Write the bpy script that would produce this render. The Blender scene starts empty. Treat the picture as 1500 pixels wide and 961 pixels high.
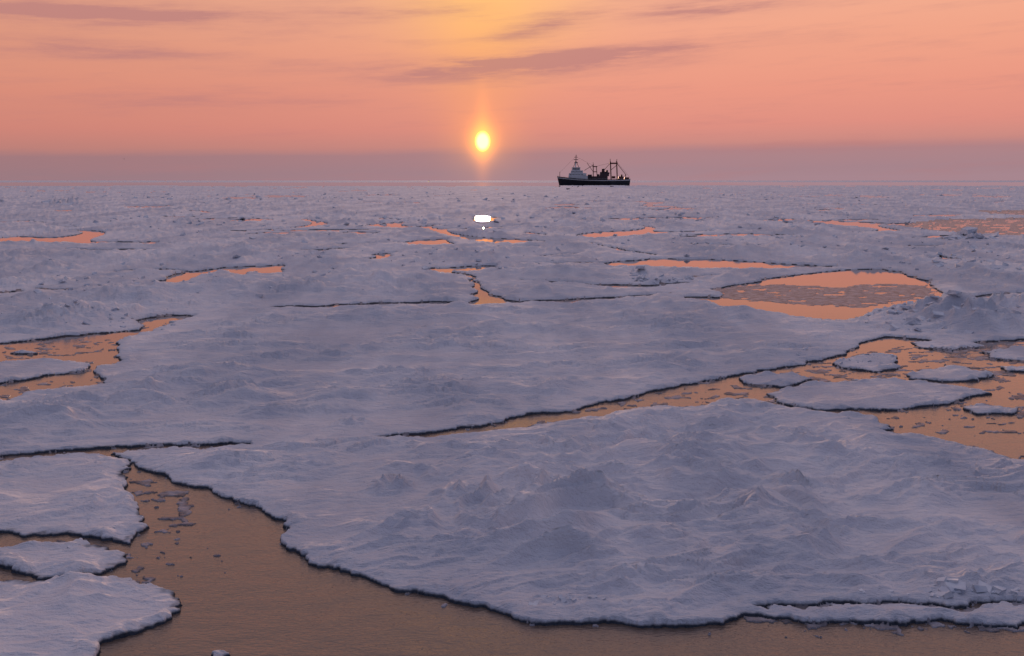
import bpy, bmesh, math, random
import numpy as np
from mathutils import Vector, Matrix, Euler
random.seed(4); rng=np.random.default_rng(7)
scene=bpy.context.scene
scene.view_settings.view_transform='Standard'
scene.view_settings.look='None'
scene.view_settings.exposure=0

# ---------------------------------------------------------------- survey
H=7.0; F=1458.0; CX=750.0; HY=264.0      # eye height (m) and calibration of the photo
def G(px,py):                            # photo survey point -> metres on the sea surface
    D=H*F/(py-HY); return (D*(px-CX)/F, D)
def GP(pts): return np.array([G(x,max(y,268)) for x,y in pts])
def lin(r,g,b): return tuple((((c/255)+0.055)/1.055)**2.4 if c>10 else c/255/12.92 for c in (r,g,b))+(1,)

# ---------------------------------------------------------------- noise
ANG=rng.random(65536)*2*np.pi; GXT=np.cos(ANG); GYT=np.sin(ANG); RT=rng.random(65536)
def hsh(ix,iy,s):
    return ((ix*73856093) ^ (iy*19349663) ^ (s*83492791+ (ix*iy)%7919)) & 65535
def perlin(x,y,s=0):
    xi=np.floor(x); yi=np.floor(y); xf=x-xi; yf=y-yi
    xi=xi.astype(np.int64); yi=yi.astype(np.int64)
    u=xf*xf*xf*(xf*(xf*6-15)+10); v=yf*yf*yf*(yf*(yf*6-15)+10)
    def g(a,b):
        h=hsh(xi+a,yi+b,s); return GXT[h]*(xf-a)+GYT[h]*(yf-b)
    a=g(0,0);b=g(1,0);c=g(0,1);d=g(1,1)
    return ((a+(b-a)*u)*(1-v)+(c+(d-c)*u)*v)*1.5
def fbm(x,y,s,o=3):
    r=0;a=1;t=0
    for i in range(o):
        r=r+a*perlin(x*2**i+i*17.3,y*2**i-i*9.1,s+i*31); t+=a; a*=.5
    return r/t
def worley(x,y,s):
    xi=np.floor(x).astype(np.int64); yi=np.floor(y).astype(np.int64)
    f1=np.full(x.shape,9.0); f2=np.full(x.shape,9.0)
    for a in(-1,0,1):
        for b in(-1,0,1):
            h=hsh(xi+a,yi+b,s); px=xi+a+RT[h]; py=yi+b+RT[(h*7+13)&65535]
            d=np.hypot(x-px,y-py); n=d<f1
            f2=np.where(n,f1,np.minimum(f2,d)); f1=np.where(n,d,f1)
    return f2-f1
def sstep(a,b,x):
    t=np.clip((x-a)/(b-a),0,1); return t*t*(3-2*t)

# ---------------------------------------------------------------- layout
def crack(pts,t,t2=None):
    n=len(pts); t2=t if t2 is None else t2
    up=[];dn=[]
    for i,(x,y) in enumerate(pts):
        k=i/(n-1); w=(t*(1-k)+t2*k)*.5
        if i==0 or i==n-1: w*=.35
        up.append((x,y-w)); dn.append((x,y+w))
    return up+dn[::-1]
WATER=[
 [(180,680),(215,694),(265,710),(320,728),(375,745),(408,765),(420,782),(415,802),(440,815),(475,830),(530,850),(590,867),(650,882),(720,899),(770,911),(860,917),(960,920),(1060,917),(1075,908),(1180,912),(1300,916),(1400,917),(1500,920),(1800,925),(1900,1290),(-700,1290),(-700,668),(-200,680),(0,676),(80,668),(160,661),(178,668)],
 crack([(-200,682),(0,674),(80,667),(160,660),(250,656),(320,656),(368,652)],9,5),
 [(560,641),(640,634),(700,626),(760,614),(830,602),(900,587),(1000,566),(1100,547),(1180,533),(1230,522),(1262,505),(1300,494),(1340,497),(1400,510),(1450,502),(1500,498),(1800,490),(1900,700),(1650,700),(1500,675),(1455,665),(1400,651),(1320,637),(1262,627),(1210,607),(1150,597),(1100,588),(1050,590),(1000,598),(930,603),(870,613),(800,622),(740,632),(640,644)],
 [(-600,520),(-100,512),(0,504),(80,496),(130,490),(200,485),(206,468),(240,463),(285,463),(250,474),(222,488),(175,499),(170,515),(179,531),(142,540),(138,552),(150,566),(60,576),(0,588),(-300,615),(-600,620)],
 [(1003,436),(1060,437),(1040,424),(1100,416),(1120,409),(1180,402),(1250,395),(1290,394),(1330,403),(1362,414),(1382,432),(1340,448),(1290,460),(1240,470),(1200,470),(1130,460),(1060,450)],
 [(870,387),(960,379),(1060,381),(1150,387),(1230,391),(1130,395),(1000,393),(900,391)],
 [(688,447),(700,430),(692,414),(700,412),(714,431),(756,443),(730,447)],
 crack([(400,451),(480,450),(560,446),(640,445),(690,445)],4,5),
 crack([(750,444),(830,442),(900,437),(985,431)],4,3),
 [(618,394),(690,390),(732,390),(728,396),(690,399),(640,399)],
 crack([(640,398),(690,405),(700,414)],4,4),
 [(225,414),(262,402),(330,392),(412,388),(412,401),(385,402),(372,397),(352,404),(330,398),(292,404),(262,416)],
 crack([(300,402),(240,395),(170,398)],3,2),
 [(522,382),(560,372),(584,371),(560,380)],
 [(575,356),(620,351),(664,350),(662,358),(600,360)],
 crack([(490,358),(560,357)],5,4),
 [(690,322),(700,317),(730,317),(728,323),(700,325)],
 crack([(765,341),(795,344)],6,5),crack([(735,361),(790,362)],4,3),
 crack([(1000,345),(1080,344),(1170,345)],4.5,3.5),crack([(990,320),(1020,321)],4.5,4),
 crack([(1335,361),(1376,360)],7,6),crack([(1378,376),(1398,380)],7,5),
 crack([(760,386),(880,386)],3,4),crack([(862,356),(900,365),(960,374)],3,3),
 crack([(765,410),(850,418),(940,421),(1010,415)],4,4),crack([(1010,357),(1070,360)],4,3),
 [(1310,330),(1380,323),(1500,320),(1700,322),(1700,345),(1500,346),(1400,342)],
 crack([(1440,311),(1520,314),(1650,311)],8,8),
 crack([(70,331),(110,333)],4,4),crack([(0,430),(30,427)],7,5),crack([(60,423),(110,426)],5,5),
 crack([(395,338),(470,338),(560,336)],3,3),crack([(235,317),(290,318)],4,3),crack([(560,320),(600,322)],4,3),
 crack([(1380,432),(1430,436),(1500,431)],3,4),
 crack([(310,350),(350,349)],4,4),crack([(820,300),(840,301)],4,4),crack([(530,296),(620,297)],3,3),
 crack([(1180,298),(1300,300)],3,3),crack([(1060,405),(1000,408)],3,2),crack([(850,372),(790,376)],3,2),
 crack([(1110,897),(1200,893),(1300,891),(1400,893),(1560,886)],6,9),
]
_r=random.Random(21)
for _ in range(46):      # small openings scattered through the distant pack
    y=_r.uniform(286,372)+_r.uniform(0,30)*(_r.random()<.3); x=_r.uniform(-250,1750); L=_r.uniform(10,45)*(.6+(y-264)/110); s=_r.uniform(-.04,.04)
    if 640<x<780: continue
    WATER.append(crack([(x-L,y-s*L),(x-L*.3,y+_r.uniform(-1,1)),(x+L*.3,y+_r.uniform(-1,1)),(x+L,y+s*L)],_r.uniform(1.8,3.2)*(.75+(y-264)/200),_r.uniform(1.5,4.)))
FLOES=[
 [(-500,690),(-100,682),(0,679),(60,671),(150,664),(174,673),(190,690),(182,705),(192,730),(206,755),(215,775),(195,797),(150,792),(90,787),(0,783),(-100,786),(-500,800)],
 [(-10,808),(60,799),(120,796),(180,815),(175,832),(120,847),(50,852),(20,843),(0,830)],
 [(-500,850),(0,854),(100,852),(180,853),(240,862),(273,887),(255,907),(200,928),(160,948),(135,975),(110,1020),(-500,1090)],
 [(300,958),(325,952),(345,960),(330,972),(305,972)],
 [(-400,533),(0,531),(90,529),(137,534),(130,544),(60,553),(0,563),(-400,580)],
 [(1082,556),(1110,549),(1150,547),(1195,557),(1150,567),(1110,567)],
 [(1118,578),(1200,561),(1300,556),(1400,566),(1453,578),(1400,591),(1320,601),(1200,601),(1140,591)],
 [(1318,549),(1350,541),(1410,538),(1465,552),(1400,560),(1340,558)],
 [(1215,532),(1260,520),(1310,524),(1322,540),(1280,545),(1230,540)],
 [(1180,613),(1230,607),(1280,613),(1318,630),(1270,634),(1220,625)],
 [(1408,598),(1440,592),(1492,599),(1480,608),(1430,608)],
 [(1442,516),(1470,508),(1520,510),(1600,525),(1500,530),(1450,526)],
 [(20,518),(50,515),(60,518),(40,521)],
 [(1330,503),(1400,500),(1440,508),(1400,515),(1350,512)],
 [(1460,540),(1520,536),(1560,545),(1480,548)],
 [(1560,580),(1700,570),(1800,600),(1620,610)],
]
THIN=[ # grey young ice / slush sheets lying nearly awash (poly, coverage threshold)
 ([(1008,433),(1062,422),(1130,416),(1220,420),(1330,415),(1366,424),(1366,434),(1320,441),(1262,450),(1180,447),(1100,440)],-.30),
 ([(0,508),(120,492),(172,497),(150,520),(60,526),(0,528)],.14),
 ([(-50,566),(100,552),(140,560),(60,576),(-50,592)],.20),
 ([(185,695),(235,700),(285,720),(300,760),(270,790),(230,800),(225,760)],.08),
 ([(215,780),(330,790),(400,830),(330,860),(240,850),(200,820)],.36),
 ([(820,604),(960,578),(1100,560),(1150,590),(1000,600),(860,614)],.16),
 ([(1150,540),(1350,500),(1520,500),(1520,560),(1330,560),(1150,570)],.08),
 ([(1300,590),(1500,560),(1560,640),(1400,640),(1300,620)],.22),
 ([(1310,330),(1380,323),(1500,320),(1700,322),(1700,345),(1500,346),(1400,342)],-.25),
 ([(1440,306),(1650,306),(1650,318),(1440,318)],-.2),
 ([(0,785),(200,795),(240,830),(250,860),(0,856)],.20),
 ([(1060,905),(1100,885),(1300,878),(1500,876),(1700,880),(1700,920),(1400,918),(1180,916)],-.14),
]
MOUNDS=[ # px,py, half width px, depth half px, height m
 (575,722,28,8,.34),(700,745,60,16,.32),(790,735,55,20,.42),(860,745,40,10,.30),(640,700,90,16,.2),(760,690,90,20,.22),
 (980,700,120,16,.18),(1100,690,100,20,.24),(1180,660,110,18,.24),(1300,690,90,12,.18),(1330,735,60,8,.2),(1170,725,30,8,.26),
 (700,620,30,5,.2),(600,780,60,8,.2),(720,770,80,10,.2),(930,810,80,14,.16),(840,820,90,12,.14),
 (830,888,42,9,.18),(1080,870,80,12,.2),(1220,865,90,12,.18),(1400,865,50,10,.22),(1450,870,40,8,.2),
 (70,690,70,8,.2),(140,740,60,20,.2),(60,620,60,7,.25),(190,575,50,5,.15),(340,548,28,4,.25),(500,470,80,4,.25),(330,580,60,5,.18),
 (520,590,90,7,.14),(515,625,25,5,.26),(380,610,60,6,.18),(1290,462,60,7,.55),(1380,470,70,10,.8),(1440,478,60,9,.7),(1480,455,60,7,.6),
 (960,415,24,3,.8),(940,408,18,3,.7),(1330,450,40,5,.4),(1415,352,22,2,1.2),(90,299,12,1.5,2.6),(120,470,60,6,.6),(180,465,50,5,.7),(60,478,60,6,.5),
 (200,440,80,6,.4),(330,425,90,6,.4),(560,415,90,6,.45),(450,430,60,5,.4),(650,470,120,5,.18),(850,400,60,4,.4),(760,405,40,3,.5),
 (1100,370,60,4,.5),(1280,385,50,4,.5),(1450,400,80,6,.6),(920,345,50,3,.6),(300,370,80,4,.5),(120,380,90,5,.5),(480,385,60,4,.5),
 (890,870,60,7,.14),(60,870,60,8,.15),(180,870,50,7,.16),(450,690,60,9,.14),(330,690,50,8,.12),(1000,760,80,10,.14),(1250,780,90,10,.14),(1100,820,70,9,.12),(1400,780,90,10,.14),(560,660,60,7,.14),
]
def segdist(X,Y,P):
    best=np.full(X.shape,1e12); inside=np.zeros(X.shape,bool)
    n=len(P)
    for i in range(n):
        x0,y0=P[i];x1,y1=P[(i+1)%n]; dx=x1-x0;dy=y1-y0;L=dx*dx+dy*dy+1e-12
        t=np.clip(((X-x0)*dx+(Y-y0)*dy)/L,0,1)
        d=(X-x0-t*dx)**2+(Y-y0-t*dy)**2
        np.minimum(best,d,out=best)
        c=((y0>Y)!=(y1>Y)); 
        if dy!=0: inside^= c & (X < dx*(Y-y0)/dy+x0)
    s=np.sqrt(best); return np.where(inside,-s,s)
def unionsd(X,Y,polys,far):
    out=np.full(X.shape,far)
    for p in polys:
        P=GP(p); m=.06*P[:,1].max()+1.5
        sel=(X>P[:,0].min()-m)&(X<P[:,0].max()+m)&(Y>P[:,1].min()-m)&(Y<P[:,1].max()+m)
        if sel.any(): out[sel]=np.minimum(out[sel],segdist(X[sel],Y[sel],P))
    return out
def conf(X,Y,a,b):      # coordinates whose unit grows with range between a and b (k = Y/30)
    k=np.clip(Y,a,b)/30
    v=30*np.log(np.clip(Y,a,b)/a)+np.minimum(Y-a,0)*30/a+np.maximum(Y-b,0)*30/b
    return X/k,v,k

def field(X,Y):
    D=Y
    cx,cy,k=conf(X,Y,24,240)
    def wr(s): return .22*k*perlin(cx/1.3,cy/1.3,s)+.10*k*perlin(cx/.55,cy/.55,s+20)+.06*perlin(X/.19,Y/.19,s+40)+.03*perlin(X/.08,Y/.08,s+60)
    Xw=X+wr(101); Yw=Y+wr(203)
    sw=unionsd(Xw,Yw,WATER,9.0); sf=unionsd(Xw,Yw,FLOES,9.0)
    wo=worley(X/42+.5*perlin(X/22,Y/40,8),Y/90+.5*perlin(X/22,Y/40,9),10)
    gate=fbm(X/80,Y/170,12,3)
    lead=wo*38-np.clip(gate*16-1.8,-3,6.0)
    lead=np.where(D>110,lead,9.0)
    sw=np.minimum(sw,lead)
    edge=1290+120*fbm(X/300,X*0+.5,20,3)
    e1=(edge-D)*.3; e2=np.where(D>3300+900*fbm(X/900,X*0+.2,22,2),9.0,-9.0)
    g=np.maximum(sw,-sf)
    g=np.where(D<1150,g,np.minimum(g,np.maximum(e1,e2)))
    fb=.075+.08*fbm(X/1.6,Y/1.6,30,3)
    ed=sstep(-.05,.05,g)
    inn=sstep(0.0,.5,g); inn2=sstep(.0,1.0,g/(1.8*np.clip(k,1,4)))
    wx=X+.8*fbm(X/3,Y/3,40,2); wy=Y+.8*fbm(X/3,Y/3,43,2)
    wx,wy=wx*.97+wy*.25,wy*.97-wx*.22
    rough=sstep(-.20,.30,fbm(X/9+3,Y/6,46,2))
    n1=fbm(wx/5.5,wy/2.2,50,3)
    def rid(a,b,s,p=2.0):
        n=perlin(a,b,s); r=1-np.abs(n)*2.4; return np.clip(r,0,1)**p
    r1=rid(wx/3.2,wy/1.15,53,1.2)*np.clip(.5+1.6*perlin(wx/2.2,wy/1.7,54),0,1.3)
    r2=rid(wx/1.6,wy/.5,56,1.2)*np.clip(.35+1.8*perlin(wx/1.3,wy/.8,57),0,1.3)
    r3=rid(wx/.8,wy/.22,58,1.2)*np.clip(.3+1.8*perlin(wx/.8,wy/.45,61),0,1.2)
    nearf=sstep(36,22,D)
    mid=sstep(44,60,D)
    amp=.80+.50*nearf
    z=.22*n1+(.05+.13*rough)*amp*r1+(.025+.11*rough)*r2*amp+(.010+.045*rough)*r3*amp
    s1=fbm(wx/3.0,wy/.85,301,4)+.15*n1; s2=fbm(wx/1.8,wy/.45,311,3)
    m1=np.clip(.4+1.5*fbm(X/5,Y/3,321,2),0,1)
    z=z+m1*(.09*sstep(-.015,.015,s1)+.06*sstep(.135,.155,s1)+.045*sstep(.055,.085,s2))
    hum=np.clip(fbm(X/7,Y/9,62,3)+.08,0,1)
    hum2=np.clip(perlin(X/1.6,Y/2.2,66),0,1)
    hum3=np.clip(fbm(X/30,Y/45,68,2)+.1,0,1)
    ff=1-.40*sstep(120,600,D)
    z=z+ff*mid*(.36*hum+.8*hum*hum2+.18*hum2+1.0*hum3*hum2*sstep(80,200,D)+.16*np.clip(perlin(X/.7,Y/.9,69),0,1))
    for (px,py,hw,hd,hh) in MOUNDS:
        x0,y0=G(px,py); sx=hw*y0/F; sy=max(hd*y0*y0/(H*F),sx*.45)
        sel=(np.abs(X-x0)<3*sx)&(np.abs(Y-y0)<3*sy)
        if sel.any():
            xx=wx[sel];yy=wy[sel]
            q=np.exp(-((X[sel]-x0)/sx)**2-((Y[sel]-y0)/sy)**2)
            ra=1-2*np.abs(perlin(xx/(sx*.9),yy/(sy*.8),int(px)%97)); rb=1-2*np.abs(perlin(xx/(sx*.45),yy/(sy*.42),int(py)%91))
            r=.3+.75*np.clip(ra,0,1)**1.3+.2*np.clip(rb,0,1)**1.5
            z[sel]+=hh*q*r
    rim=np.exp(-((g-.22)/.2)**2)*np.clip(fbm(X/.8,Y/.8,71,3)+.1,0,1)
    z=z+.02
    z=np.where(z<0,z*.45,z)
    top=fb+inn*z*(.40+.60*inn2)+.13*rim
    top=np.maximum(top,.045)
    isl=(sw<0)
    top=np.where(isl,np.maximum(fb*.75+inn*z*.4+.20*rim,.04),top)
    zz=-.25+(top+.25)*ed
    thin=np.zeros(X.shape)
    tx,ty,kk=conf(X,Y,18,90)
    for p,th in THIN:
        P=GP(p); m=1
        sel=(X>P[:,0].min()-m)&(X<P[:,0].max()+m)&(Y>P[:,1].min()-m)&(Y<P[:,1].max()+m)&(g<0)
        if not sel.any(): continue
        s=segdist(Xw[sel],Yw[sel],P)
        n=fbm(tx[sel]/.6,ty[sel]/.55,77,4)-th-np.clip(s*.8+.2,0,2)
        t=sstep(-.02,.06,n)
        h=-.05+t*(.065+.02*np.clip(fbm(X[sel]/.2,Y[sel]/.2,81,2),0,1))
        zz[sel]=np.maximum(zz[sel],h); thin[sel]=np.maximum(thin[sel],t)
    sel=(g<0)&(g>-1.2)&(D<75)
    n=fbm(X[sel]/.55,Y[sel]/.55,87,4)+.25*fbm(X[sel]/4,Y[sel]/4,90,2)-.16-.12*sstep(26,20,D[sel])+g[sel]*.6
    t=sstep(0,.06,n)
    zz[sel]=np.maximum(zz[sel],-.05+t*(.068+.05*np.clip(perlin(X[sel]/.22,Y[sel]/.22,93),0,1))); thin[sel]=np.maximum(thin[sel],t)
    return zz,thin,g

# ---------------------------------------------------------------- pack ice sheet
ys=np.arange(1200,272.2,-.9)
Dv=H*F/(ys-HY)
Dv=np.concatenate([Dv,np.array([1300,1340,1400,1480,1600,2000,2600,3000,3300,3600,3900,4300,5000,6500,9000,14000,22000])])
Dv=np.unique(Dv); NR=len(Dv)
tv=np.linspace(-.68,.68,1600); NC=len(tv)
Yg,Tg=np.meshgrid(Dv,tv,indexing='ij'); Xg=Tg*Yg
Xf=Xg.ravel(); Yf=Yg.ravel()
Z,TH,GG=field(Xf,Yf)
def grid_mesh(name,X,Y,Z,nr,nc,attrs):
    me=bpy.data.meshes.new(name)
    n=nr*nc; me.vertices.add(n)
    co=np.empty((n,3),np.float32); co[:,0]=X;co[:,1]=Y;co[:,2]=Z
    me.vertices.foreach_set('co',co.ravel())
    i=np.arange(nr-1)[:,None]*nc+np.arange(nc-1)[None,:]; i=i.ravel()
    q=np.stack([i,i+1,i+nc+1,i+nc],1)
    keep=(Z[q].max(1)>-.2)
    q=q[keep]; m=len(q)
    me.loops.add(m*4); me.polygons.add(m)
    me.loops.foreach_set('vertex_index',q.ravel().astype(np.int32))
    me.polygons.foreach_set('loop_start',(np.arange(m)*4).astype(np.int32))
    me.polygons.foreach_set('use_smooth',np.ones(m,bool))
    me.update(calc_edges=True)
    for k,v in attrs.items():
        a=me.attributes.new(k,'FLOAT','POINT'); a.data.foreach_set('value',v.astype(np.float32))
    ob=bpy.data.objects.new(name,me); scene.collection.objects.link(ob); return ob
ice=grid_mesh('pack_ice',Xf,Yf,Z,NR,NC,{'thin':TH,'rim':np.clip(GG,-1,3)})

# ---------------------------------------------------------------- material helpers
class NT:
    def __init__(s,tree): s.t=tree; s.n=tree.nodes; s.l=tree.links
    def put(s,sock,v):
        if isinstance(v,bpy.types.NodeSocket): s.l.new(v,sock)
        else: sock.default_value=v
    def m(s,op,a,b=None,c=None,clamp=False):
        n=s.n.new('ShaderNodeMath'); n.operation=op; n.use_clamp=clamp
        s.put(n.inputs[0],a)
        if b is not None: s.put(n.inputs[1],b)
        if c is not None: s.put(n.inputs[2],c)
        return n.outputs[0]
    def mr(s,v,a,b,c=0.,d=1.,smooth=True):
        n=s.n.new('ShaderNodeMapRange'); n.interpolation_type='SMOOTHSTEP' if smooth else 'LINEAR'
        s.put(n.inputs[0],v)
        for i,k in enumerate((a,b,c,d)): s.put(n.inputs[i+1],k)
        return n.outputs[0]
    def mix(s,f,a,b,mode='MIX'):
        n=s.n.new('ShaderNodeMix'); n.data_type='RGBA'; n.blend_type=mode; n.clamp_result=False
        s.put(n.inputs[0],f); s.put(n.inputs[6],a); s.put(n.inputs[7],b); return n.outputs[2]
    def noise(s,vec,scale,detail=3,rough=.5,out=0):
        n=s.n.new('ShaderNodeTexNoise'); 
        if vec is not None: s.l.new(vec,n.inputs['Vector'])
        n.inputs['Scale'].default_value=scale; n.inputs['Detail'].default_value=detail; n.inputs['Roughness'].default_value=rough
        return n.outputs[out]
    def vmul(s,vec,k):
        n=s.n.new('ShaderNodeVectorMath'); n.operation='MULTIPLY'; s.l.new(vec,n.inputs[0]); n.inputs[1].default_value=k; return n.outputs[0]
    def comb(s,x,y,z):
        n=s.n.new('ShaderNodeCombineXYZ'); s.put(n.inputs[0],x);s.put(n.inputs[1],y);s.put(n.inputs[2],z); return n.outputs[0]
    def ramp(s,fac,stops):
        n=s.n.new('ShaderNodeValToRGB'); s.l.new(fac,n.inputs[0]); e=n.color_ramp.elements
        while len(e)<len(stops): e.new(.5)
        for k,(p,c) in enumerate(stops): e[k].position=p
        for k,(p,c) in enumerate(stops): e[k].color=c
        return n.outputs[0]
def newmat(name):
    m=bpy.data.materials.new(name); m.use_nodes=True; nt=NT(m.node_tree); b=nt.n['Principled BSDF']; return m,nt,b

# snow / ice
mi,nt,b=newmat('snow_ice')
geo=nt.n.new('ShaderNodeNewGeometry'); pos=geo.outputs['Position']
sx=nt.n.new('ShaderNodeSeparateXYZ'); nt.l.new(pos,sx.inputs[0])
att=nt.n.new('ShaderNodeAttribute'); att.attribute_name='thin'; thin=att.outputs['Fac']
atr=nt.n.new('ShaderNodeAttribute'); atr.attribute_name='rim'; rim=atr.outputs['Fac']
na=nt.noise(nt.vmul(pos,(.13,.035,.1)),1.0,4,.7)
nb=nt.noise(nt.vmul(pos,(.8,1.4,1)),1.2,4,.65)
base=nt.mix(nt.mr(na,.35,.65),(.58,.59,.64,1),(.85,.83,.84,1))  # uneven ice tone; darker patches also paint in shadow spots of the far ice
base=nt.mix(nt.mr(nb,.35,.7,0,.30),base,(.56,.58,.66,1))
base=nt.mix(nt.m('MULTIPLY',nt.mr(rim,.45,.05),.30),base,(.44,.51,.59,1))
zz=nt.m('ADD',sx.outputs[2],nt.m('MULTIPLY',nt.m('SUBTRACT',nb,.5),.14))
wet_shade=nt.m('MULTIPLY',nt.mr(zz,.075,.025),nt.mr(rim,.18,.05))  # dark waterline band: wet ice, with the floe walls' shaded side painted in
base=nt.mix(wet_shade,base,(.06,.07,.09,1))
nth=nt.noise(pos,2.2,3,.6)
thc=nt.mix(nt.mr(nth,.35,.65),(.15,.14,.155,1),(.40,.39,.43,1))
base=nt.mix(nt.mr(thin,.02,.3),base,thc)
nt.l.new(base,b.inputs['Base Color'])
nt.put(b.inputs['Roughness'],nt.mr(thin,0,.3,.95,.35))
b.inputs['IOR'].default_value=1.31
nt.put(b.inputs['Specular IOR Level'],nt.mr(thin,0,.3,.04,.35))
bn=nt.noise(nt.vmul(pos,(1,2.8,1)),2.2,5,.66)
hh=nt.m('MULTIPLY',bn,.17)
bp=nt.n.new('ShaderNodeBump'); bp.inputs['Strength'].default_value=.85; bp.inputs['Distance'].default_value=1.0
nt.l.new(hh,bp.inputs['Height']); nt.l.new(bp.outputs[0],b.inputs['Normal'])
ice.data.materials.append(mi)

# water
mw,nt,b=newmat('sea_water')
geo=nt.n.new('ShaderNodeNewGeometry'); pos=geo.outputs['Position']
ln=nt.n.new('ShaderNodeVectorMath'); ln.operation='LENGTH'; nt.l.new(pos,ln.inputs[0]); dist=ln.outputs['Value']
b.inputs['Base Color'].default_value=(.135,.100,.080,1)
b.inputs['IOR'].default_value=1.50
b.inputs['Roughness'].default_value=0.0
w1=nt.noise(nt.vmul(pos,(1,1.5,1)),1.3,2,.5); w2=nt.noise(nt.vmul(pos,(1,2.2,1)),8,3,.6)
hh=nt.m('ADD',nt.m('MULTIPLY',w1,.030),nt.m('MULTIPLY',w2,.013))
bp=nt.n.new('ShaderNodeBump'); bp.inputs['Distance'].default_value=1.0
st=nt.m('MULTIPLY',nt.mr(dist,15,50,.95,.04,False),nt.mr(dist,500,1200,1.,.2))
nt.put(bp.inputs['Strength'],st)
nt.l.new(hh,bp.inputs['Height']); nt.l.new(bp.outputs[0],b.inputs['Normal'])
me=bpy.data.meshes.new('sea_water'); R=90000
me.from_pydata([(-R,-200,0),(R,-200,0),(R,R,0),(-R,R,0)],[],[(0,1,2,3)]); me.materials.append(mw)
sea=bpy.data.objects.new('sea_water',me); scene.collection.objects.link(sea)

# ---------------------------------------------------------------- ice rubble
def block_geo(verts,faces,c,s,rot):
    base=[(-1,-1,-1),(1,-1,-1),(1,1,-1),(-1,1,-1),(-1,-1,1),(1,-1,1),(1,1,1),(-1,1,1)]
    k=len(verts)
    for v in base:
        p=Vector((v[0]*s[0]*random.uniform(.45,1.1),v[1]*s[1]*random.uniform(.45,1.1),v[2]*s[2]*random.uniform(.4,1.1)))
        p=rot@p; verts.append((p.x+c[0],p.y+c[1],p.z+c[2]))
    for f in [(0,3,2,1),(4,5,6,7),(0,1,5,4),(1,2,6,5),(2,3,7,6),(3,0,4,7)]: faces.append(tuple(k+i for i in f))
spots=[]
def cluster(px,py,rx,ry,n,smin,smax):
    for _ in range(n):
        a=random.gauss(0,.5);c=random.gauss(0,.5)
        x,y=G(px+rx*a,max(273,py+ry*c)); spots.append((x,y,smin+(smax-smin)*random.random()**2))
for c in [(960,415,60,6,50,.08,.32),(1380,472,140,16,130,.06,.26),(1290,462,80,8,50,.05,.2),(1415,352,40,4,40,.3,.8),(90,299,22,3,14,.6,1.4),
          (835,893,60,7,18,.02,.07),(1430,878,110,9,30,.03,.14),(1390,520,150,24,50,.03,.12),(150,475,140,12,60,.05,.2),(1255,530,50,8,12,.03,.1),
          (125,805,30,10,8,.02,.05),(560,718,40,8,6,.02,.06),(1340,880,120,8,14,.02,.06),
          (600,380,300,20,90,.08,.3),(1400,380,200,30,110,.1,.35),(200,420,300,25,120,.06,.25),(1100,350,300,20,80,.1,.35),(400,330,500,20,140,.12,.5),(1000,320,500,14,140,.15,.55),(750,290,900,10,220,.25,.8)]:
    cluster(*c)
sx_=np.array([s[0] for s in spots]); sy_=np.array([s[1] for s in spots])
bz,bt,bg=field(sx_,sy_)
verts=[];faces=[]
for (x,y,s),z,g in zip(spots,bz,bg):
    if g<.12: continue
    e=Euler((random.uniform(-.5,.5),random.uniform(-.5,.5),random.uniform(0,6.3))).to_matrix()
    block_geo(verts,faces,(x,y,z+s*.05),(s*random.uniform(.7,1.6),s*random.uniform(.7,1.3),s*random.uniform(.25,.6)),e)
me=bpy.data.meshes.new('ice_rubble'); me.from_pydata(verts,[],faces); me.update()
mr,nt,b=newmat('rubble_ice'); geo=nt.n.new('ShaderNodeNewGeometry')
nn=nt.noise(geo.outputs['Position'],3,4)
nt.l.new(nt.mix(nt.mr(nn,.35,.65),(.54,.58,.65,1),(.77,.78,.80,1)),b.inputs['Base Color']); b.inputs['Roughness'].default_value=.8; b.inputs['Specular IOR Level'].default_value=.1
me.materials.append(mr)
rub=bpy.data.objects.new('ice_rubble',me); scene.collection.objects.link(rub)
bv=rub.modifiers.new('b','BEVEL'); bv.width=.02; bv.segments=2; bv.limit_method='NONE'

# ---------------------------------------------------------------- ship
def paint(name,c,c2,rough=.5):
    m,nt,b=newmat(name); tc=nt.n.new('ShaderNodeTexCoord')
    n=nt.noise(tc.outputs['Object'],.6,4,.6); nt.l.new(nt.mix(nt.mr(n,.45,.75),c,c2),b.inputs['Base Color']); b.inputs['Roughness'].default_value=rough; return m
m_hull=paint('hull_paint',(.018,.022,.035,1),(.05,.035,.03,1))
m_white=paint('white_paint',(.80,.80,.80,1),(.62,.58,.56,1))
m_rust=paint('rig_paint',(.14,.04,.025,1),(.07,.03,.022,1))
m_dark=paint('dark_gear',(.05,.03,.035,1),(.09,.035,.03,1))
m_glass=paint('bridge_glass',(.015,.02,.03,1),(.02,.025,.03,1),.1)
ship=bpy.data.objects.new('fishing_trawler',None); scene.collection.objects.link(ship)
def part(name,bm,mat):
    me=bpy.data.meshes.new(name); bmesh.ops.recalc_face_normals(bm,faces=bm.faces); bm.to_mesh(me); bm.free(); me.materials.append(mat)
    o=bpy.data.objects.new(name,me); scene.collection.objects.link(o); o.parent=ship; return o
def box(bm,x0,x1,y0,y1,z0,z1,tx=0):
    v=[bm.verts.new(p) for p in [(x0,y0,z0),(x1,y0,z0),(x1,y1,z0),(x0,y1,z0),(x0+tx,y0,z1),(x1,y0,z1),(x1,y1,z1),(x0+tx,y1,z1)]]
    for f in [(0,3,2,1),(4,5,6,7),(0,1,5,4),(1,2,6,5),(2,3,7,6),(3,0,4,7)]: bm.faces.new([v[i] for i in f])
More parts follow.
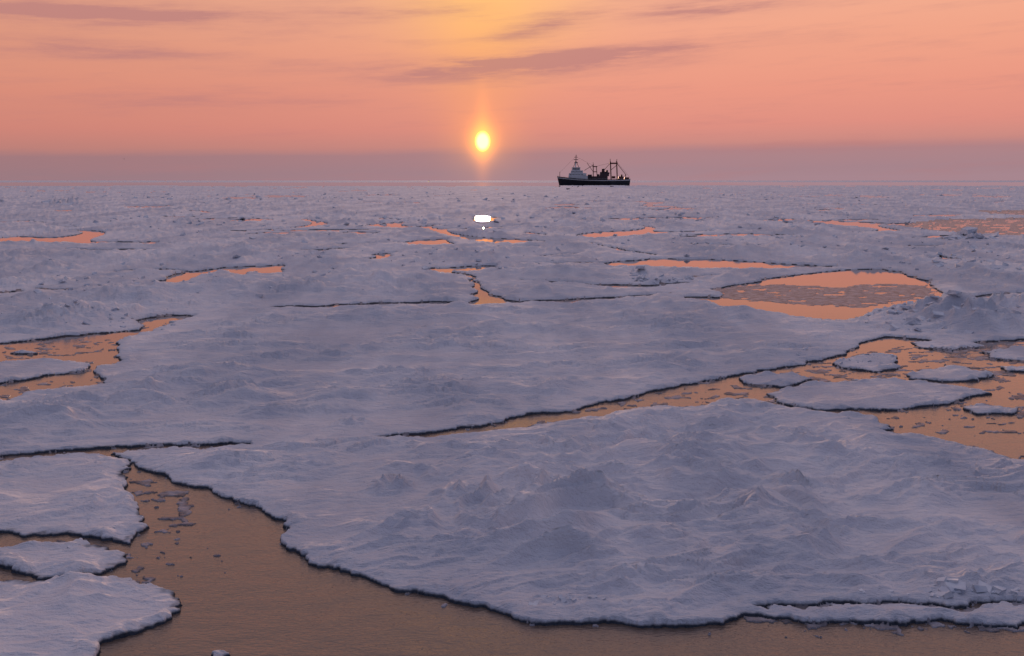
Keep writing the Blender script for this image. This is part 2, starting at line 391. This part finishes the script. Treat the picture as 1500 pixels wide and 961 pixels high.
def beam(bm,a,c,r,n=6):
    a=Vector(a);c=Vector(c);d=(c-a).normalized(); u=d.orthogonal().normalized(); w=d.cross(u)
    A=[];B=[]
    for i in range(n):
        t=2*math.pi*i/n; o=(u*math.cos(t)+w*math.sin(t))*r
        A.append(bm.verts.new(a+o)); B.append(bm.verts.new(c+o))
    for i in range(n):
        j=(i+1)%n; bm.faces.new([A[i],A[j],B[j],B[i]])
    bm.faces.new(A[::-1]); bm.faces.new(B)
stn=[(-54,.3,13.6,-50.5),(-50,3.2,13.0,-47.5),(-44,5.6,12.3,-43),(-36,7.3,11.4,-36),(-24,8,10.2,-24),(-8,8.1,9.2,-8),(12,8.1,8.8,12),(32,7.9,9.0,32),(46,7.4,9.4,46),(53,6.6,9.8,51.5)]
def hull(bm,z0f,z1f,extra=0):
    rings=[]
    for (x,hw,top,xb) in stn:
        ring=[]
        N=5
        for k in range(N+1):
            f=z0f+(z1f-z0f)*k/N; z=-1.5+(top+1.5)*f
            xx=xb+(x-xb)*f; ww=hw*(.55+.45*f**.6)+extra
            ring.append((xx,ww,z))
        pts=[(a,-w,z) for a,w,z in ring]+[(a,w,z) for a,w,z in ring[::-1]]
        rings.append([bm.verts.new(p) for p in pts])
    for r0,r1 in zip(rings,rings[1:]):
        n=len(r0)
        for i in range(n-1): bm.faces.new([r0[i],r0[i+1],r1[i+1],r1[i]])
    bm.faces.new(rings[0]); bm.faces.new(rings[-1][::-1])
bm=bmesh.new(); hull(bm,0,.80); part('hull',bm,m_hull)
bm=bmesh.new(); hull(bm,.802,.90,.03); part('hull_stripe',bm,m_white)
bm=bmesh.new(); hull(bm,.902,1.0,.0); part('bulwark',bm,m_hull)
bm=bmesh.new()
box(bm,-37,-9,-6.6,6.6,9.5,14.2); box(bm,-37,-11,-6.2,6.2,14.2,18.0,.8); box(bm,-34,-16,-5.6,5.6,18,22,.6); box(bm,-32,-20,-5.0,5.0,22,26,.8)
box(bm,-32.5,-19.5,-5.8,5.8,26,26.6)
beam(bm,(-27,0,26.5),(-26.5,0,34),.8)
part('deckhouse',bm,m_white)
bm=bmesh.new()
for i in range(6): box(bm,-30.5+i*1.6,-29.3+i*1.6,-5.15,-4.98,23.3,25)
for i in range(8): box(bm,-32+i*1.9,-31.2+i*1.9,-5.75,-5.58,19.5,20.5)
for i in range(10): box(bm,-34.5+i*2.2,-33.6+i*2.2,-6.35,-6.18,15.5,16.5)
box(bm,-32.3,-31.5,-4,4,23.3,25)
part('windows',bm,m_glass)
bm=bmesh.new()
beam(bm,(-26.5,0,33),(-26,0,45),.5); beam(bm,(-26.3,-4.5,38.5),(-26.3,4.5,38.5),.3); beam(bm,(-29.5,0,38),(-23,0,38),.45); beam(bm,(-28.5,0,33.5),(-23.5,0,33.5),.7)
beam(bm,(-28.5,0,41.5),(-24,0,41.5),.3); beam(bm,(-30,0,26.5),(-26.5,0,36),.35); beam(bm,(-22,0,26.5),(-26.3,0,36),.35)
beam(bm,(-50,0,12.5),(-50,0,20),.35); beam(bm,(-26,0,43),(-50,0,19),.10); beam(bm,(-26,0,42),(-2,0,30),.10)
part('radar_mast',bm,m_dark)
bm=bmesh.new()
for y in(-4,4):
    beam(bm,(-1,y,9),(-1,y,31),.6); beam(bm,(5,y,9),(3.5,y,28),.5)
    beam(bm,(25,y,9),(24,y,35),.8); beam(bm,(34,y,9),(33,y,35.5),.8)
    beam(bm,(-1,y,30),(-14,y,22),.3); beam(bm,(-1,y,20),(-10,y,33),.35)
    beam(bm,(24,y,22),(33.5,y,30),.4); beam(bm,(24,y,33),(10,y,17),.35); beam(bm,(33,y,33),(47,y,15),.3)
beam(bm,(-1,-4.4,30),(-1,4.4,30),.6); beam(bm,(24,-4.4,34),(24,4.4,34),.8); beam(bm,(33,-4.4,34),(33,4.4,34),.8)
box(bm,-2.2,5,-4.8,4.8,27,28.4); box(bm,22.6,34.5,-4.8,4.8,31.4,33.4); box(bm,-1.5,4.5,-4.8,4.8,19.5,20.6)
beam(bm,(24,0,34),(23.6,0,39),.4); beam(bm,(33,0,34),(33.4,0,38.5),.4); beam(bm,(-1,0,30),(-1.2,0,34),.3)
beam(bm,(3.5,0,28),(24,0,33),.12); beam(bm,(33,0,35),(52,0,12),.12)
part('cargo_gantries',bm,m_rust)
bm=bmesh.new()
box(bm,-9,-3,-5,5,8.8,16); box(bm,-8,20,-5,5,8.6,13.5); box(bm,8,22,-4.5,4.5,13.5,18,1); box(bm,11,15.5,-2.8,2.8,18,24.5,.5); box(bm,17,20.5,-3.5,3.5,18,22.5,.4)
box(bm,5,8,-4,4,13.5,16.5); 
for x,z in((10,19.5),(16.2,20),(21.5,19)): beam(bm,(x,-3,z-1),(x,3,z-1),1.4,10)
part('winches_and_funnel',bm,m_dark)
bm=bmesh.new()
box(bm,35,43,-5,5,9,13.2,1); box(bm,44,51,-5.6,5.6,9.2,12,.6); box(bm,39,41.5,-2,2,13.2,16); beam(bm,(46,-5,9),(46,-5,16.5),.4); beam(bm,(46,5,9),(46,5,16.5),.4); beam(bm,(46,-5,16),(46,5,16),.4); beam(bm,(26,-3,12),(31,-3,12),1.8,10)
part('aft_deck_gear',bm,m_rust)
bm=bmesh.new()
for side in(-1,1):
    prev=None
    for k,(x,hw,top,xb) in enumerate(stn[:-1]):
        p=(x+.3,side*(hw-.1),top+1.3)
        beam(bm,(x+.3,side*(hw-.1),top-.1),p,.08,4)
        if prev: beam(bm,prev,p,.08,4)
        prev=p
box(bm,-16,-11,-6.9,-5.6,14.5,16.3)
part('rails_and_lifeboat',bm,m_white)
SD=H*F/7.4
ship.location=((870-CX)*SD/F,SD,-.3); ship.scale=(SD/F,)*3; ship.rotation_euler=(0,0,math.radians(-5))

# gull, far away in the air
bm=bmesh.new()
pts=[(-.75,0,.05),(-.38,.05,.2),(0,.0,0),(.38,.05,.2),(.75,0,.05)]
for i in range(4):
    a=pts[i];c=pts[i+1]
    w0=.05 if i==0 else .14; w1=.05 if i==3 else .14
    v=[bm.verts.new(p) for p in [(a[0],a[1]-w0,a[2]),(c[0],c[1]-w1,c[2]),(c[0],c[1]+w1,c[2]),(a[0],a[1]+w0,a[2])]]
    bm.faces.new(v)
r=bmesh.ops.create_uvsphere(bm,u_segments=10,v_segments=8,radius=1)
bmesh.ops.scale(bm,vec=(.09,.33,.09),verts=r['verts'])
me=bpy.data.meshes.new('seagull'); bm.to_mesh(me); bm.free(); me.materials.append(m_dark)
gl=bpy.data.objects.new('seagull',me); scene.collection.objects.link(gl)
gd=400; gl.location=((182-CX)/F*gd,gd,H+(HY-233)/F*gd); gl.rotation_euler=(.2,.2,.7)

# ---------------------------------------------------------------- sky
W=bpy.data.worlds.new('sky'); scene.world=W; W.use_nodes=True
W.cycles.sampling_method='NONE'
nt=NT(W.node_tree); bg=nt.n['Background']
tc=nt.n.new('ShaderNodeTexCoord'); sp=nt.n.new('ShaderNodeSeparateXYZ'); nt.l.new(tc.outputs['Generated'],sp.inputs[0])
vx,vy,vz=sp.outputs
az=nt.m('MULTIPLY',nt.m('ARCTAN2',vx,vy),180/math.pi)
el=nt.m('MULTIPLY',nt.m('ARCSINE',vz),180/math.pi)
SA,SE=-1.69,2.24
def fr(e): return math.sqrt(max(e,0)/90)
cn=nt.noise(nt.comb(nt.m('MULTIPLY',az,.12),nt.m('MULTIPLY',nt.m('SUBTRACT',el,nt.m('MULTIPLY',az,.045)),1.15),0.),1.0,7,.68)
elw=nt.m('ADD',el,nt.m('MULTIPLY',nt.m('SUBTRACT',cn,.5),.5))
elw=nt.m('SUBTRACT',elw,nt.m('MULTIPLY',az,.012))
f=nt.m('SQRT',nt.m('DIVIDE',nt.m('MAXIMUM',elw,0.),90.))
front=nt.ramp(f,[(0,lin(166,133,142)),(fr(.5),lin(165,131,139)),(fr(1.5),lin(174,131,135)),(fr(1.95),lin(202,138,130)),(fr(3),lin(222,143,129)),(fr(5),lin(233,152,131)),(fr(7.5),lin(239,163,136)),(fr(10.5),lin(242,173,144)),(fr(20),lin(232,184,168)),(fr(40),lin(206,186,194)),(1,lin(152,156,188))])
back=nt.ramp(f,[(0,lin(66,72,90)),(fr(4),lin(74,80,100)),(fr(10),lin(86,92,116)),(fr(25),lin(108,115,146)),(1,lin(152,156,188))])
ca=nt.m('COSINE',nt.m('MULTIPLY',nt.m('SUBTRACT',az,SA),math.pi/180))
bl=nt.mr(ca,-.2,.86)
sky=nt.mix(bl,back,front)
side=nt.mr(az,-30,8,.86,1.02)
sky=nt.mix(1.0,sky,nt.comb(side,side,side),'MULTIPLY')
def gauss(a0,e0,sa,se,tilt=0):
    dx=nt.m('SUBTRACT',az,a0); dy=nt.m('SUBTRACT',el,e0)
    if tilt: dy=nt.m('SUBTRACT',dy,nt.m('MULTIPLY',dx,tilt))
    a=nt.m('DIVIDE',dx,sa); c=nt.m('DIVIDE',dy,se)
    return nt.m('EXPONENT',nt.m('MULTIPLY',nt.m('ADD',nt.m('MULTIPLY',a,a),nt.m('MULTIPLY',c,c)),-1.))
def addc(sky,mask,col):
    n=nt.n.new('ShaderNodeVectorMath'); n.operation='SCALE'; n.inputs[0].default_value=col; nt.l.new(mask,n.inputs['Scale'])
    n2=nt.n.new('ShaderNodeVectorMath'); n2.operation='ADD'; nt.l.new(sky,n2.inputs[0]); nt.l.new(n.outputs[0],n2.inputs[1]); return n2.outputs[0]
sky=addc(sky,gauss(SA+.3,10.8,5.5,3.6),(.15,.12,-.06))
sky=addc(sky,gauss(SA,6.8,3.0,4.0),(.07,.03,-.03))
tot=None
for (a,e,sa,se,t,k) in [(0.,6.45,10,.62,.055,1.25),(4.5,7.2,9,.40,.05,1.0),(-23,8.8,9,.62,.02,1.5),(-24,6.9,7.5,.55,-.03,1.0),(11.5,9.65,5.5,.5,.05,1.1),(1.6,8.8,3.2,.55,.25,.9),(-6,9.6,4,.4,.05,.9),(-17,4.3,7,.5,.03,.6),(15,1.85,13,.28,.012,.6)]:
    g=nt.m('MULTIPLY',gauss(a,e,sa,se,t),k); tot=g if tot is None else nt.m('ADD',tot,g)
cm=nt.m('MULTIPLY',tot,nt.mr(cn,.33,.62,.18,1.0))
cm=nt.m('ADD',cm,nt.m('MULTIPLY',nt.mr(cn,.48,.72),.28))
cm=nt.m('MINIMUM',cm,.95)
cm=nt.m('MULTIPLY',cm,nt.mr(el,14,40,1,.2))
sky=nt.mix(nt.m('MULTIPLY',cm,.74),sky,lin(180,124,126))
sky=addc(sky,gauss(SA,SE+.2,1.8,1.8),(.26,.08,-.02))
sky=addc(sky,gauss(SA,SE+.2,.40,2.1),(.36,.10,.0))
sky=addc(sky,gauss(SA,SE,.66,.86),(1.6,.52,.01))
disc=nt.mr(gauss(SA,SE,.41,.55),.25,.72)
sky=addc(sky,disc,(6.,4.2,.55))
nt.l.new(sky,bg.inputs['Color']); bg.inputs['Strength'].default_value=1.0

sl=bpy.data.lights.new('sun','SUN'); sl.energy=1.5; sl.angle=math.radians(.8); sl.color=(1,.58,.36)
so=bpy.data.objects.new('sun',sl); scene.collection.objects.link(so)
a=math.radians(SA);e=math.radians(SE)
d=Vector((math.sin(a)*math.cos(e),math.cos(a)*math.cos(e),math.sin(e)))
so.rotation_euler=d.to_track_quat('Z','Y').to_euler(); so.location=(0,50,40)

# ---------------------------------------------------------------- camera
cam=bpy.data.cameras.new('camera'); co=bpy.data.objects.new('camera',cam); scene.collection.objects.link(co)
co.location=(0,0,H); co.rotation_euler=(math.radians(90),0,0)
cam.lens=35; cam.sensor_width=36; cam.shift_y=-(480.5-HY)/1500; cam.clip_end=200000; cam.clip_start=.5
scene.camera=co
